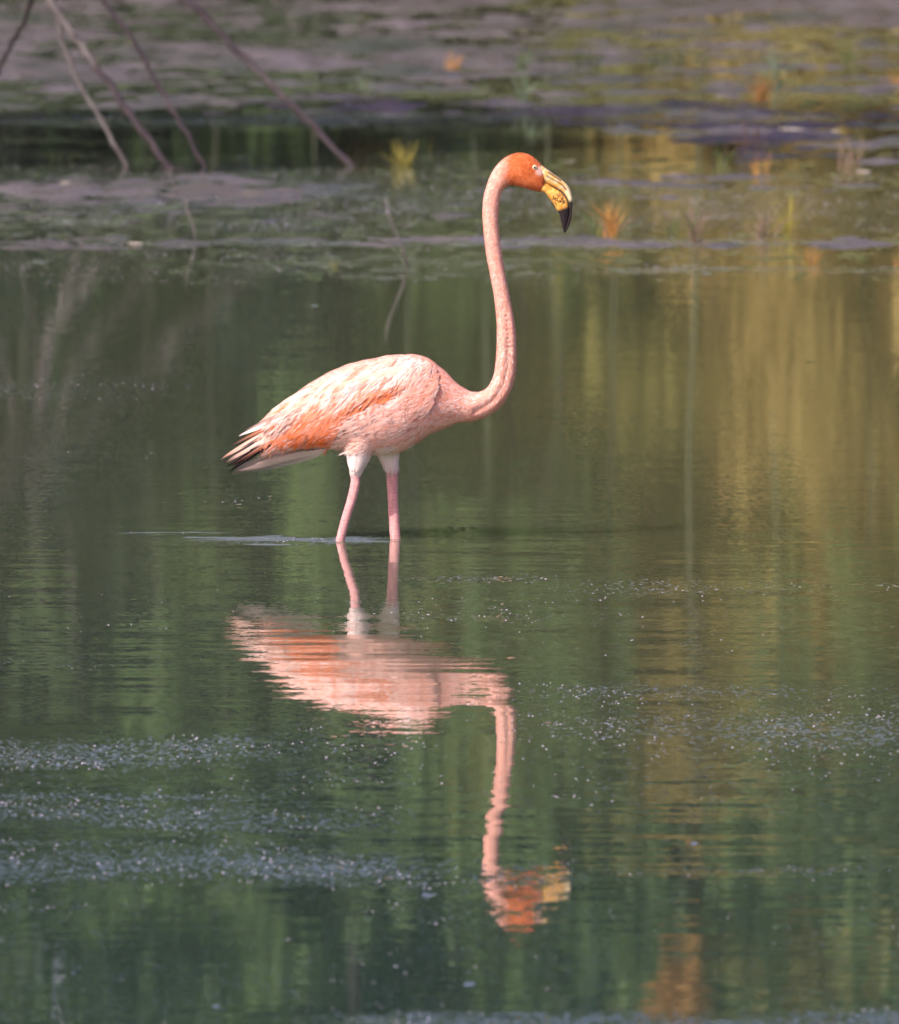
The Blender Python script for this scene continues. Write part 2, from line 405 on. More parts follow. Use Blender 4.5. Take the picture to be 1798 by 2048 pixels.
TORSO = [
    (512, 850, 520, 915, .016), (532, 834, 540, 913, .030), (568, 806, 585, 904, .050), (615, 770, 640, 898, .070), (680, 735, 690, 901, .086),
    (745, 717, 745, 909, .094), (808, 709, 793, 906, .092), (853, 715, 833, 886, .082), (883, 737, 861, 868, .070),
    (907, 760, 889, 856, .056), (936, 781, 919, 845, .043), (957, 784, 950, 841, .037), (970, 779, 977, 831, .033),
    (980, 768, 1003, 811, .030), (988, 748, 1022, 779, .027), (992, 720, 1032, 737, .0255), (994, 660, 1031, 662, .0235),
    (989, 599, 1021, 601, .0205), (981, 554, 1012, 556, .0195), (972, 506, 1004, 510, .0195), (966, 449, 997, 450, .0195),
    (965, 412, 998, 414, .0195), (970, 383, 1001, 391, .0195), (981, 351, 1008, 378, .0205), (998, 326, 1018, 371, .0225),
    (1017, 311, 1033, 372, .0255), (1040, 305, 1052, 377, .028), (1060, 310, 1070, 382, .0265), (1076, 322, 1083, 384, .022), (1088, 337, 1090, 382, .016)]
NEAR_Y, FAR_Y = -0.038, 0.040
def leg(path, y0):                      # rows: xL, xR, y
    st = [(a, y, b, y, (b - a) * .00125 / 2 * k) for (a, b, y, k) in path]
    return loft(st, 5, 18, y0=y0)
LEG1 = [(700, 765, 850, 1.0), (696, 756, 880, 1.0), (694, 745, 905, 1.0), (697, 736, 925, 1.0), (699, 728, 940, .95), (702, 722, 953, .95), (700, 720, 970, .9), (693, 713, 1000, .85), (684, 703, 1030, .85), (677, 696, 1055, .9), (671, 690, 1080, .9), (664, 686, 1100, 1.0), (659, 684, 1120, 1.1), (660, 679, 1140, .95),
        (666, 682, 1200, .85), (678, 694, 1300, .85), (686, 703, 1385, .95), (688, 708, 1407, .95)]
LEG2 = [(735, 808, 850, 1.0), (742, 806, 880, 1.0), (752, 800, 905, 1.0), (760, 797, 922, 1.0), (768, 798, 938, .95), (772, 797, 948, .9), (773, 796, 970, .85), (775, 797, 1000, .82), (777, 799, 1040, .82), (780, 802, 1080, .85), (780, 804, 1100, .95), (779, 805, 1120, 1.05), (781, 801, 1140, .95),
        (782, 799, 1200, .85), (783, 800, 1300, .85), (783, 801, 1385, .95), (783, 803, 1407, .95)]
def foot(xp, y0):
    parts = []; base = at(xp, 1402, y0); base.z = -0.405
    for dy, dx in ((-0.045, .075), (0, .095), (.045, .075), (0.0, -.025)):
        tip = base + Vector((dx, dy, -0.012))
        parts.append(tube([base + Vector((0, 0, .004)), (base + tip) / 2 + Vector((0, 0, .002)), tip], [.009, .008, .004], 8))
    return parts
V, F = merge(loft(TORSO, 7, 40, 2.15), leg(LEG1, NEAR_Y), leg(LEG2, FAR_Y), *foot(697, NEAR_Y), *foot(793, FAR_Y))
tmp = bpy.data.objects.new('tmp', mesh('tmp', V, F)); COL.objects.link(tmp)
md = tmp.modifiers.new('r', 'REMESH'); md.mode = 'VOXEL'; md.voxel_size = 0.0034; md.use_smooth_shade = True
sm = tmp.modifiers.new('s', 'SMOOTH'); sm.factor = 0.5; sm.iterations = 6
bpy.context.view_layer.update()
bme = bpy.data.meshes.new_from_object(tmp.evaluated_get(bpy.context.evaluated_depsgraph_get()))
bpy.data.objects.remove(tmp); bme.name = 'body'

def topx(p):                            # world point near the bird -> photo pixel
    d = p - Vector((0, CAM_Y, CAM_H)); z = d.y * CP - d.z * SP_
    return 899 + FPX * d.x / z, 1024 - FPX * (d.y * SP_ + d.z * CP) / z
# lower-neck groove and shoulder hollow on the flanks
GROOVE = catmull([(1012, 610), (1016, 660), (1017, 710), (1012, 752), (999, 785), (978, 808), (950, 824)], 6)
bn = [v.normal.copy() for v in bme.vertices]
for i, v in enumerate(bme.vertices):
    x, y = topx(v.co)
    if 600 < y < 830 and x > 945:
        d = np.min(np.hypot(GROOVE[:, 0] - x, GROOVE[:, 1] - y))
        if d < 9 and abs(bn[i].y) > .3: v.co -= bn[i] * 0.0065 * (1 - d / 9) * sstep(600, 660, y)
    # soft lumps of plumage
    if v.co.z > .15:
        v.co += bn[i] * (0.0028 * mnoise.noise(v.co * 30) * .7 + 0.0005 * mnoise.noise(v.co * 90)) * (.8 if x < 930 else .2)
bme.update()

PINK = srgb(240, 182, 163); NECK = srgb(230, 172, 152); SALMON = srgb(238, 148, 108); ORANGE = srgb(246, 126, 26)
WHITE = srgb(244, 230, 226); HEAD = srgb(190, 100, 54); LEG = srgb(200, 148, 148); BLACK = srgb(38, 30, 34); PALE = srgb(244, 206, 190)
def mix(a, b, t): return a * (1 - t) + b * t
def body_tone(p):
    x, y = topx(p); n = mnoise.noise(p * 45) ; n2 = mnoise.noise(p * 160 + Vector((3, 1, 7)))
    c = PINK.copy()
    c = mix(c, NECK, sstep(900, 985, x) * sstep(860, 800, y) if y > 700 else 1.0)
    c = mix(c, SALMON, 0.55 * sstep(60, 10, math.hypot((x - 862) * .9, y - 765)))        # shoulder blush
    c = mix(c, SALMON, 0.28 * sstep(0.0, .5, n) * (x < 930))
    c = mix(c, WHITE, 0.45 * sstep(.05, .6, n2) * (x < 930))
    if x > 990 and y < 420:
        t = sstep(995, 1026, x + 6 * n + 5 * n2 - max(0, (y - 372)) * 1.2)
        c = mix(c, HEAD, t)
        c = mix(c, srgb(205, 150, 130), .7 * sstep(.1, .5, n2) * (1 - abs(2 * t - 1)))
        c = mix(c, srgb(220, 130, 82), .5 * sstep(-.1, .5, n) * t)
        c = mix(c, srgb(226, 206, 196), .7 * sstep(11, 5, math.hypot(x - 1080, (y - 342) * .9)))     # bare pale skin round the eye and lores
    elif y < 700:
        c = mix(c, srgb(200, 132, 120), .26 * sstep(.05, .6, n2)); c = mix(c, WHITE, .22 * sstep(.1, .6, -n2))
    # white trousers, pink shanks
    if y > 880:
        lx = 718 - (y - 905) * .12
        c = mix(c, WHITE, sstep(893, 918, y + 9 * n))
        leg_t = sstep(944, 954, y + 3 * n) if x < 750 else sstep(936, 946, y + 3 * n)
        c = mix(c, mix(LEG, srgb(228, 165, 160), sstep(0, .6, n2)), leg_t)
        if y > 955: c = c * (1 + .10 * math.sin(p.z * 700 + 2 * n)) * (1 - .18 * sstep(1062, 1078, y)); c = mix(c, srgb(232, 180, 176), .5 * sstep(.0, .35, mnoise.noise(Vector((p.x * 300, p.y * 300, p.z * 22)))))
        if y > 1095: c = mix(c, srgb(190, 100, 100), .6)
    return c
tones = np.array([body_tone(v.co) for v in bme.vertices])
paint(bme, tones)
bme.polygons.foreach_set('use_smooth', [True] * len(bme.polygons))

bird = empty('flamingo', (at(745, 1080).x, 0, -0.42))
props(bird, 'pink flamingo wading with its long neck raised and black bill tip pointing down', 'flamingo')
def bird_part(name, me, m, parent=None):
    o = link(name, me, m)
    o.parent = parent or bird
    if parent is None: o.matrix_parent_inverse = Matrix.Translation(-bird.location)
    return o
body = bird_part('body', bme, M_PLUME)
bvh = BVHTree.FromPolygons([v.co[:] for v in bme.vertices], [p.vertices[:] for p in bme.polygons])

def surf(px, py):
    p = at(px, py, 0.0)
    d = ray(px, py).normalized()
    h = bvh.ray_cast(p - d * 0.6, d, 1.0)
    return (h[0], h[1]) if h[0] is not None else (None, None)
def soften(me, amount):                 # fluffy plumage shades like the body beneath it
    ns = []
    for v in me.vertices:
        h = bvh.find_nearest(v.co); own = v.normal
        b = SMOOTHN(h[2]) if h[0] is not None else own
        if own.dot(b) < 0: own = -own
        n_ = own * (1 - amount) + b * amount
        ns.append(tuple(n_.normalized()) if n_.length > 1e-6 else (0, -1, 0))
    me.normals_split_custom_set_from_vertices(ns)
_fv = [p.vertices[:] for p in bme.polygons]; _vn = [v.normal.copy() for v in bme.vertices]
for _ in range(4):
    acc = [n_.copy() for n_ in _vn]
    for e in bme.edges:
        a_, b_ = e.vertices; acc[a_] += _vn[b_]; acc[b_] += _vn[a_]
    _vn = [a_.normalized() for a_ in acc]
def SMOOTHN(fi):
    q = Vector((0, 0, 0))
    for i in _fv[fi]: q += _vn[i]
    return q.normalized()
def feather_mesh(root, tip, bend, width, off, lift, c0, c1, tipc=None, tipat=.8, ns=12, nt=7, jag=1.0, thick=0.0022):
    """a vane that follows the body under it; root and tip in photo pixels over the near flank"""
    r, t = np.array(root, float), np.array(tip, float); d = t - r; L = np.hypot(*d); d /= L; nrm = np.array((-d[1], d[0]))
    mid = (r + t) / 2 + nrm * bend * L
    rows = []; ylast = None; slope_y = 0.0
    for i in range(ns):
        s = i / (ns - 1); c = (1 - s) ** 2 * r + 2 * s * (1 - s) * mid + s * s * t
        tg = 2 * (1 - s) * (mid - r) + 2 * s * (t - mid); tg /= np.hypot(*tg); nn = np.array((-tg[1], tg[0]))
        hw = width / 2 * min(1, (s / .16 + .12) ** .7) * max(0.02, (1 - s ** 3.2)) ** .6
        h, hn = surf(*c)
        if h is not None and hn.y < -0.12:
            y = h.y; slope_y = 0.0 if ylast is None else (y - ylast); ylast = y
        else:
            y = (ylast if ylast is not None else -0.02) + max(-.004, min(.004, slope_y)); ylast = y
        rows.append((s, c, nn, hw, y))
    ysm = [q[4] for q in rows]
    for _ in range(2): ysm = [ysm[0]] + [(ysm[i - 1] + 2 * ysm[i] + ysm[i + 1]) / 4 for i in range(1, ns - 1)] + [ysm[-1]]
    v, col = [], []
    ph = random.random() * 20
    for (s, c, nn, hw, _), y in zip(rows, ysm):
        for k in range(nt):
            u = -1 + 2 * k / (nt - 1); j = jag * hw * .22 * math.sin(ph + k * 2.7) * s * s * L / max(width, 1) / 2
            q = c + nn * hw * u + d * j
            h, hn = surf(*q)
            yy = y
            if h is not None and hn.y < -0.15: yy = 0.6 * max(y - .02, min(y + .02, h.y)) + .4 * y
            o = off + lift * s ** 1.5 - 0.0012 * u * u + 0.0007 * math.cos(k * 3.1 + ph)
            p = at(q[0], q[1], yy - o); v.append(p)
            st = 0.10 * math.sin(ph * 3 + u * 9 + s * 2) + .07 * math.sin(ph + u * 21)
            cc = mix(c0, c1, min(1, max(0, s + st * 2)))
            if abs(u) < .05: cc = mix(cc, WHITE, .25)
            if tipc is not None: cc = mix(cc, tipc, sstep(tipat - .1, tipat + .1, s + .5 * st))
            col.append(cc * (1 + st * .45))
    f = []
    for i in range(ns - 1):
        for k in range(nt - 1):
            a = i * nt + k; f.append((a, a + 1, a + nt + 1, a + nt))
    m_ = f[len(f) // 2]
    if (v[m_[1]] - v[m_[0]]).cross(v[m_[2]] - v[m_[0]]).y > 0: f = [q[::-1] for q in f]
    me = mesh('feather', v, f, True, col); soften(me, .92)
    return me
def add_pair(name, me, parent_near, parent_far):
    a = bird_part(name, me, M_FEATHER, parent_near)
    if parent_far:
        b = bird_part(name, me, M_FEATHER, parent_far); b.scale = (1, 1, 1)
    return a

# folded wing: a shell with every feather laid on it
wing_me = feather_mesh((868, 768), (512, 890), 0.10, 92, .003, .002, PALE, SALMON, ns=30, nt=15, jag=0)
wing = bird_part('wing', wing_me, M_FEATHER)
far_wing = bird_part('wing', wing_me, M_FEATHER); far_wing.matrix_parent_inverse = Matrix.Translation(-bird.location) @ Matrix.Scale(-1, 4, (0, 1, 0))
tail_me = feather_mesh((655, 890), (474, 938), -0.03, 34, .0, -.010, WHITE, WHITE, ns=16, nt=9)
tail = bird_part('tail', tail_me, M_FEATHER)

def feather(parent, *a, **k):
    return bird_part('feather', feather_mesh(*a, **k), M_FEATHER, parent)
# white under-tail feathers
for i, (rx, ry, tx, ty, wd) in enumerate([(640, 893, 466, 946, 16), (620, 902, 478, 941, 13), (600, 888, 464, 938, 12), (600, 905, 505, 931, 12), (660, 895, 540, 922, 14), (640, 903, 560, 914, 13)]):
    feather(tail, (rx, ry), (tx, ty), -.02, wd, .001 + .001 * i, -.006, WHITE, mix(WHITE, PALE, .4))
# flight feathers: black, with pink edges, fanned at the tip
for i, (rx, ry, tx, ty, wd, c0, c1) in enumerate([
        (570, 868, 459, 943, 11, BLACK, BLACK), (575, 862, 462, 932, 11, SALMON, BLACK), (570, 855, 452, 934, 9, BLACK, BLACK),
        (585, 850, 450, 926, 11, PALE, PALE), (575, 845, 446, 923, 8, BLACK, BLACK), (590, 838, 443, 918, 11, PALE, mix(PALE, SALMON, .4)), (585, 833, 462, 893, 8, SALMON, BLACK),
        (600, 826, 478, 872, 9, PALE, WHITE), (600, 815, 488, 862, 8, PALE, BLACK)]):
    feather(wing, (rx, ry), (tx, ty), .03, wd, .004 + .0012 * i, .004, c0, c1, tipc=BLACK if i in (3, 5) else None, tipat=.93)
# salmon inner flight feathers
for i in range(20):
    s = i / 19
    rx, ry = 590 + 105 * s + random.uniform(-6, 6), 806 + 22 * s + random.uniform(-8, 8)
    tx, ty = 497 + 165 * s + random.uniform(-8, 8), 892 + 4 * s + random.uniform(-8, 6) - 14 * (s < .12)
    oc = ORANGE if (0.45 < s < .62 or i in (3, 15, 17)) else SALMON
    feather(wing, (rx, ry), (tx, ty), .09, random.uniform(10, 16), .005 + .0002 * i, .0015, mix(PALE, SALMON, .8), mix(oc, SALMON, random.uniform(0, .3)), tipc=BLACK if s < .22 else None, tipat=.86)
# long pale plumes hanging over the back
rows = []
for j in range(13):                      # j: rear to front
    for i in range(12):                  # i: low to top
        s = j / 12; u = i / 11
        topp = catmull([(560, 822), (620, 775), (690, 741), (755, 724), (815, 716), (850, 722)], 8); k = int(s * (len(topp) - 1)); tp = topp[k]
        dep = 78 * (0.35 + .65 * min(1, s * 2.2)) * (1 - .18 * max(0, s - .7) / .3)
        root = np.array((tp[0] + 26 - u * 4, tp[1] + dep * (1 - u) ** 1.1 - 4)) + rng.normal(0, 3.2, 2)
        ang = math.radians((36 + 20 * (1 - u) + 12 * sstep(.2, .9, s)) + random.uniform(-6, 6))
        ln = random.uniform(56, 104) * (1.0 - .35 * max(0, s - .6) / .4)
        rows.append((s, u, root, ang, ln))
for q, (s, u, root, ang, ln) in enumerate(rows):
    tip = root + ln * np.array((-math.cos(ang), math.sin(ang)))
    dv = (tip - root) / ln
    for _ in range(12):
        if surf(*(root - dv * 3))[0] is not None: break
        root = root + dv * 4
    x, y = tip
    edge = 836 - (x - 690) * .43                                    # lower border of the covert fringe
    c1 = mix(WHITE, PALE, random.uniform(.2, 1))
    c0 = mix(WHITE, mix(PINK, SALMON, .5), random.random() ** 1.5)
    r_ = random.random()
    if r_ < .24: c1 = mix(PINK, SALMON, random.uniform(.3, .9)); c0 = mix(PALE, SALMON, random.uniform(.1, .6))
    if x < 600 and y > 805: c1 = mix(c1, SALMON, .55)
    if (abs(y - edge) < 11 and x > 655 and s < .85) or math.hypot(x - 615, y - 848) < 20: c1 = mix(ORANGE, SALMON, random.uniform(0, .3))
    if s > .82: c1 = mix(c1, PINK, .7); c0 = mix(c0, SALMON, .3)
    feather(wing, tuple(root), tuple(tip), random.uniform(.06, .14), random.uniform(8, 13), .0050 + .0032 * s + .0008 * u, .0008, c0, c1)
# orange fringe of the coverts
for i in range(16):
    s = i / 15; root = np.array((712 + 110 * s, 806 - 42 * s)) + rng.normal(0, 3, 2)
    tip = root + np.array((-34 - 6 * (1 - s), 25)) + rng.normal(0, 3, 2)
    feather(wing, tuple(root), tuple(tip), .08, random.uniform(7, 11), .0086 + .001 * s, .001, mix(PALE, SALMON, random.uniform(.2, 1)), mix(ORANGE, SALMON, random.uniform(0, .5)) if i % 5 else mix(SALMON, PALE, .5))
# small shoulder feathers
for i in range(34):
    s = random.random(); u = random.random()
    root = np.array((832 + 38 * s, 730 + 58 * u + 16 * s)); root = root + rng.normal(0, 2, 2)
    tip = root + random.uniform(24, 36) * np.array((-math.cos(math.radians(45 + 20 * u)), math.sin(math.radians(45 + 20 * u))))
    feather(wing, tuple(root), tuple(tip), .08, random.uniform(7, 11), .0075 + .002 * u, .001, mix(PINK, SALMON, random.random() * .7), mix(PINK, PALE, random.random()), ns=8, nt=5)
# loose flank feathers over the lower wing edge
fl = []
for j in range(9):
    for i in range(9):
        s = j / 8; u = i / 8                                          # s: rear to front
        root = np.array((722 + 112 * s, 898 - 62 * u - 38 * s * u)) + rng.normal(0, 3.5, 2)
        if root[1] > 900 - 16 * s: continue
        fl.append((s + .2 * u, s, u, root))
fl.sort(key=lambda q: q[0])
for (_, s, u, root) in fl:
    a = math.radians(8 + 22 * u + random.uniform(-7, 7)); ln = random.uniform(34, 56)
    tip = root + ln * np.array((-math.cos(a), math.sin(a)))
    feather(body, tuple(root), tuple(tip), random.uniform(.02, .10), random.uniform(8, 12), .003 + .005 * u + .003 * (1 - s), .0006, mix(PINK, PALE, random.random() * .5), mix(mix(PINK, PALE, random.random()), WHITE, random.random() * .5), ns=9, nt=5)
# trouser feathers at the top of the shanks
for (cx, cy, w0, y0) in ((716, 905, 34, NEAR_Y), (776, 905, 30, FAR_Y)):
    for i in range(7):
        u = -1 + 2 * i / 6
        feather(body, (cx + u * w0 * .55, cy - 14), (cx + u * w0 * .30 + (-6 if cx < 750 else 6), cy + 34 + 8 * (1 - abs(u)) - 5 * (cx > 750)), .0, 11, .002 + .001 * (i % 3), .002, WHITE, WHITE, ns=8, nt=5)

# fine loose barbs over the laid feathers (uncountable)
def barbs():
    V_, F_, C_ = [], [], []
    for o in list(wing.children) + list(body.children):
        me = o.data; b0 = len(V_); ca = me.color_attributes['tone'].data
        V_ += [v.co.copy() for v in me.vertices]; C_ += [np.array(ca[i].color[:3]) for i in range(len(me.vertices))]; F_ += [tuple(i + b0 for i in p.vertices) for p in me.polygons]
    bt = BVHTree.FromPolygons(V_, F_); v, f, col = [], [], []
    for _ in range(14000):
        x, y = random.uniform(535, 885), random.uniform(705, 905)
        p = at(x, y, 0); d = ray(x, y).normalized(); h = bt.ray_cast(p - d * .6, d, 1.0)
        if h[0] is None: continue
        vi = min(F_[h[2]], key=lambda i: (V_[i] - h[0]).length); c = C_[vi]
        fringe = y > 840 - (x - 680) * .45 and x > 665
        a = math.radians((16 if fringe else 42 + 14 * sstep(600, 800, x)) + random.gauss(0, 6)); n = h[1] if h[1].dot(d) < 0 else -h[1]
        fd = Vector((-math.cos(a), 0, -math.sin(a))); fd = (fd - n * fd.dot(n)).normalized(); sd = n.cross(fd)
        L_ = random.uniform(.014, .034); wd = random.uniform(.0006, .0015); co = h[0] + n * .0002; lift = random.uniform(.0002, .0009)
        c = c * random.uniform(.93, 1.06)
        if random.random() < .2 and c[2] > .3: c = mix(c, WHITE, .6)
        k = len(v); v += [co - sd * wd * .5, co + sd * wd * .5, co + fd * L_ * .6 + sd * wd + n * lift, co + fd * L_ * .6 - sd * wd + n * lift, co + fd * L_ + n * lift * 1.1]
        f += [(k + 3, k + 2, k + 1, k), (k + 4, k + 2, k + 3)]; col += [c] * 5
    me = mesh('barbs', v, f, True, col); soften(me, .96)
    return me
bb = bird_part('barbs', barbs(), M_FEATHER, wing); props(bb, kind='stuff')

# short down over body, neck and head (uncountable)
def down():
    tri = []; areas = []
    for p in bme.polygons:
        if p.center.z > 0.165: tri.append(p.index); areas.append(p.area)
    areas = np.array(areas); pick = rng.choice(len(tri), 30000, p=areas / areas.sum())
    v, f, col = [], [], []
    vt = bme.vertices
    axisline = catmull([((a + c) / 2, (b + d) / 2) for a, b, c, d, _ in TORSO], 6)
    for k in pick:
        p = bme.polygons[tri[k]]; w_ = rng.random(len(p.vertices)); w_ /= w_.sum()
        co = Vector((0, 0, 0)); 
        for wi, vi in zip(w_, p.vertices): co += vt[vi].co * wi
        n = p.normal; x, y = topx(co)
        i = int(np.argmin((axisline[:, 0] - x) ** 2 + (axisline[:, 1] - y) ** 2)); a = axisline[max(i - 3, 0)] - axisline[min(i + 3, len(axisline) - 1)]
        fd = Vector((a[0], 0, -a[1]))
        if y > 880: fd = Vector((-.2, 0, -1))
        if x < 930: fd = fd.normalized() + Vector((0, 0, -.35))
        fd = fd - n * fd.dot(n)
        if fd.length < 1e-4: continue
        fd.normalize(); fd = (fd + n.cross(fd) * random.uniform(-.35, .35)).normalized()
        head = x > 1000 and y < 395
        L_ = random.uniform(.005, .009) * (.55 if head else (.8 if y < 700 else 1.6)); wd = random.uniform(.0010, .0020) * (.7 if y < 700 else 1.2)
        sd = n.cross(fd); c = tones[p.vertices[0]] * (random.uniform(.84, 1.10) if head else random.uniform(.80, 1.14))
        if not head and random.random() < .25: c = mix(c, WHITE, .6)
        b0 = len(v); v += [co - sd * wd + n * .0003, co + sd * wd + n * .0003, co + fd * L_ * .6 + sd * wd * .8 + n * .0010, co + fd * L_ * .6 - sd * wd * .8 + n * .0010, co + fd * L_ + n * .0013]
        f += [(b0 + 3, b0 + 2, b0 + 1, b0), (b0 + 4, b0 + 2, b0 + 3)]; col += [c] * 5
    me = mesh('down', v, f, True, col); soften(me, .82)
    return me
dn = bird_part('down', down(), M_FEATHER, body); props(dn, kind='stuff')

# bill
UP = [(1080, 328, 1084, 364, .0165), (1092, 337, 1092, 367, .0155), (1106, 347, 1103, 372, .0140), (1120, 357, 1114, 377, .0130), (1135, 371, 1126, 385, .0120), (1143, 388, 1135, 397, .0105), (1145, 408, 1139, 412, .0090), (1143, 434, 1137, 433, .0070), (1137, 455, 1132, 453, .0045), (1129, 468, 1128, 466, .0012)]
LO = [(1082, 360, 1082, 384, .0150), (1093, 365, 1091, 387, .0150), (1105, 372, 1099, 398, .0150), (1118, 380, 1107, 408, .0148), (1129, 391, 1113, 419, .0140), (1137, 406, 1119, 430, .0120), (1139, 425, 1122, 443, .0090), (1134, 449, 1125, 456, .0050), (1129, 464, 1127, 463, .0015)]
YEL = srgb(212, 150, 62); CREAM = srgb(236, 214, 170)
def bill_tone(p, upper):
    x, y = topx(p); n = mnoise.noise(p * 130); n2 = mnoise.noise(p * 300)
    if upper:
        c = mix(srgb(226, 176, 96), CREAM, sstep(-.2, .4, n)); c = mix(c, CREAM, sstep(1120, 1140, x))
        ln = min(min(np.hypot(x - a, y - b) for a, b in LINE1), min(np.hypot(x - a, y - b) for a, b in LINE2)); c = mix(c, srgb(70, 45, 30), .85 * sstep(2.6, 1.0, ln))
        c = mix(c, BLACK, sstep(396, 406, y))
    else:
        c = mix(YEL, srgb(240, 190, 100), sstep(-.3, .4, n))
        m = abs(mnoise.noise(p * 120 + Vector((4, 2, 9)))); inside = sstep(17, 11, math.hypot(x - 1118, y - 399))
        c = mix(c, BLACK, .9 * sstep(.20, .09, m) * inside)
        c = mix(c, BLACK, sstep(-4, 4, (y - 419) + (x - 1120) * .35))
        ed = min(np.hypot(x - a, y - b) for a, b in DIV); c = mix(c, BLACK, .9 * sstep(3.6, 1.6, ed) * sstep(1092, 1100, x))
    return c
LINE1 = catmull([(1094, 352), (1108, 360), (1122, 368), (1132, 379)], 8); LINE2 = catmull([(1098, 345), (1110, 353), (1121, 361)], 8)
DIV = catmull([(1089, 363), (1105, 372), (1119, 380), (1130, 390), (1137, 404), (1140, 420)], 8)
def bill(st, upper):
    v, f = loft(st, 12, 36, 2.2)
    return mesh('bill', v, f, True, [bill_tone(p, upper) for p in v])
bird_part('upper_bill', bill(UP, True), M_BEAK); bird_part('lower_bill', bill(LO, False), M_BEAK)
# eyes
def ball(r, c, sq=(1, .5, 1)):
    bm = bmesh.new(); bmesh.ops.create_uvsphere(bm, u_segments=20, v_segments=12, radius=r)
    for v_ in bm.verts: v_.co = Vector((v_.co.x * sq[0], v_.co.y * sq[1], v_.co.z * sq[2])) + Vector(c)
    me = bpy.data.meshes.new('eye'); bm.to_mesh(me); bm.free(); me.polygons.foreach_set('use_smooth', [True] * len(me.polygons)); return me
h, _ = surf(1069, 335); ey = h.y if h else -.025
for sgn in (1, -1):
    e = bird_part('eye', ball(.0064, (h.x, ey * sgn, h.z)), M_EYE)
    bird_part('pupil', ball(.0031, (h.x + .0004, (ey - .0022) * sgn, h.z)), M_PUPIL, e)

# ------------------------------------------------------------------ foam specks floating in the ruffled bands (uncountable)
def specks():
    v, f = [], []; tries = 0; n = 0
    X = rng.uniform(-3, 3, 240000); Y = -13 + rng.random(240000) ** 1.0 * 32
    R = ruffle(X[None, :], Y[None, :])[0]; cl = fbm(X[None, :] * 7, Y[None, :] * 3, 301, 3)[0]
    # keep fewer far away
    keep = rng.random(240000) < np.clip(R - .18, 0, 1) * np.where(Y < -6, .6, .8) * np.clip((cl - .42) * 7, 0, 1.4)
    for x, y in zip(X[keep], Y[keep]):
        r_ = random.uniform(.0005, .0012); el = random.uniform(1.2, 4.5); b0 = len(v); m = 6; rot = random.random()
        for k in range(m):
            q = 2 * math.pi * (k + rot) / m; j = random.uniform(.7, 1.2)
            v.append((x + math.cos(q) * r_ * el * j, y + math.sin(q) * r_ * 1.5 * j, -.0005))
        v.append((x, y, r_ * .85))
        f += [(b0 + k, b0 + (k + 1) % m, b0 + m) for k in range(m)]
    return mesh('foam_specks', v, f, True)
fs = link('foam_specks', specks(), M_FOAM); props(fs, 'tiny pale foam specks drifting in bands on the water', 'foam', kind='stuff')

# ------------------------------------------------------------------ far bank: mangroves, tufts, fallen leaves
def leaf_mat(name, c, c2):
    return mat(name, c, rough=0.7, var=.3, vscale=(1.1, 1.1, 1.1), dark=c2, spec=.15, trans=.15, objvar=.22)
LEAVES = [leaf_mat('mangrove_leaf', (.115, .185, .058), (.036, .068, .036)), leaf_mat('olive_leaf', (.21, .20, .060), (.13, .14, .042)),
          leaf_mat('yellowing_leaf', (.40, .31, .11), (.28, .235, .08)), leaf_mat('dark_leaf', (.024, .046, .034), (.014, .026, .026))]
def leaf_cloud(clumps, per, size, seed):
    r = np.random.default_rng(seed); V = []; 
    for (c, rad) in clumps:
        n = per
        d = r.normal(size=(n, 3)); d /= np.linalg.norm(d, axis=1)[:, None]; rr = rad * r.random(n) ** .45
        P = np.array(c) + d * rr[:, None] * np.array((1, 1, .75))
        a = r.normal(size=(n, 3)) + np.array((0, 0, .25)); a /= np.linalg.norm(a, axis=1)[:, None]
        b = np.cross(a, r.normal(size=(n, 3))); b /= np.linalg.norm(b, axis=1)[:, None] + 1e-9
        s = size * r.uniform(.6, 1.3, n)[:, None]
        V.append(np.stack([P - a * s, P + b * s * .42, P + a * s, P - b * s * .42], 1))
    V = np.concatenate(V).reshape(-1, 3); F = np.arange(len(V)).reshape(-1, 4)
    me = bpy.data.meshes.new('crown'); me.from_pydata(V.tolist(), [], F.tolist()); me.update(); return me
def tree_parts(seed, H, low, spread, per, leafsize):
    r = random.Random(seed)
    lean = Vector((r.uniform(-.12, .12), r.uniform(-.05, .1), 1))
    pts = [lean * (H * .8 * i / 8) + Vector((r.uniform(-.06, .06) * i * .5, r.uniform(-.06, .06) * i * .5, 0)) for i in range(9)]
    parts = [tube([p + Vector((0, 0, -.15 if i == 0 else 0)) for i, p in enumerate(pts)], [.011 * H * (1 - .09 * i) + .006 for i in range(9)], 8)]
    cl = []
    for k in range(16):
        s = low / H + (1 - low / H) * (k / 15) ** .9; b = pts[0].lerp(pts[-1], min(1, s / .8)); az = k * 2.4 + r.uniform(-.5, .5)
        out = spread * (1.05 - .75 * s ** 2) * r.uniform(.55, 1.05)
        e = b + Vector((math.cos(az) * out, math.sin(az) * out, r.uniform(.0, .12) * H * .6))
        m_ = b.lerp(e, .5) + Vector((0, 0, .08 * H * .3))
        parts.append(tube([b, m_, e], [.0035 * H, .0024 * H, .001 * H], 5))
        rad = spread * r.uniform(.24, .42)
        cl.append((tuple(e), rad)); cl.append((tuple(m_ + Vector((r.uniform(-.3, .3), r.uniform(-.3, .3), r.uniform(-.2, .3)))), rad * .8))
        cl.append((tuple(e + Vector((r.uniform(-.6, .6), r.uniform(-.6, .6), r.uniform(-.5, .3))) * spread * .4), rad * .6))
    V, F = merge(*parts)
    return mesh('trunk', V, F), leaf_cloud(cl, per, leafsize, seed)
protos = [tree_parts(11, 6.2, 1.1, 1.5, 230, .085), tree_parts(23, 6.8, 0.9, 1.6, 230, .085), tree_parts(31, 5.6, 1.3, 1.4, 220, .09), tree_parts(47, 12.0, 1.6, 3.0, 420, .17)]
crown_copy = {}
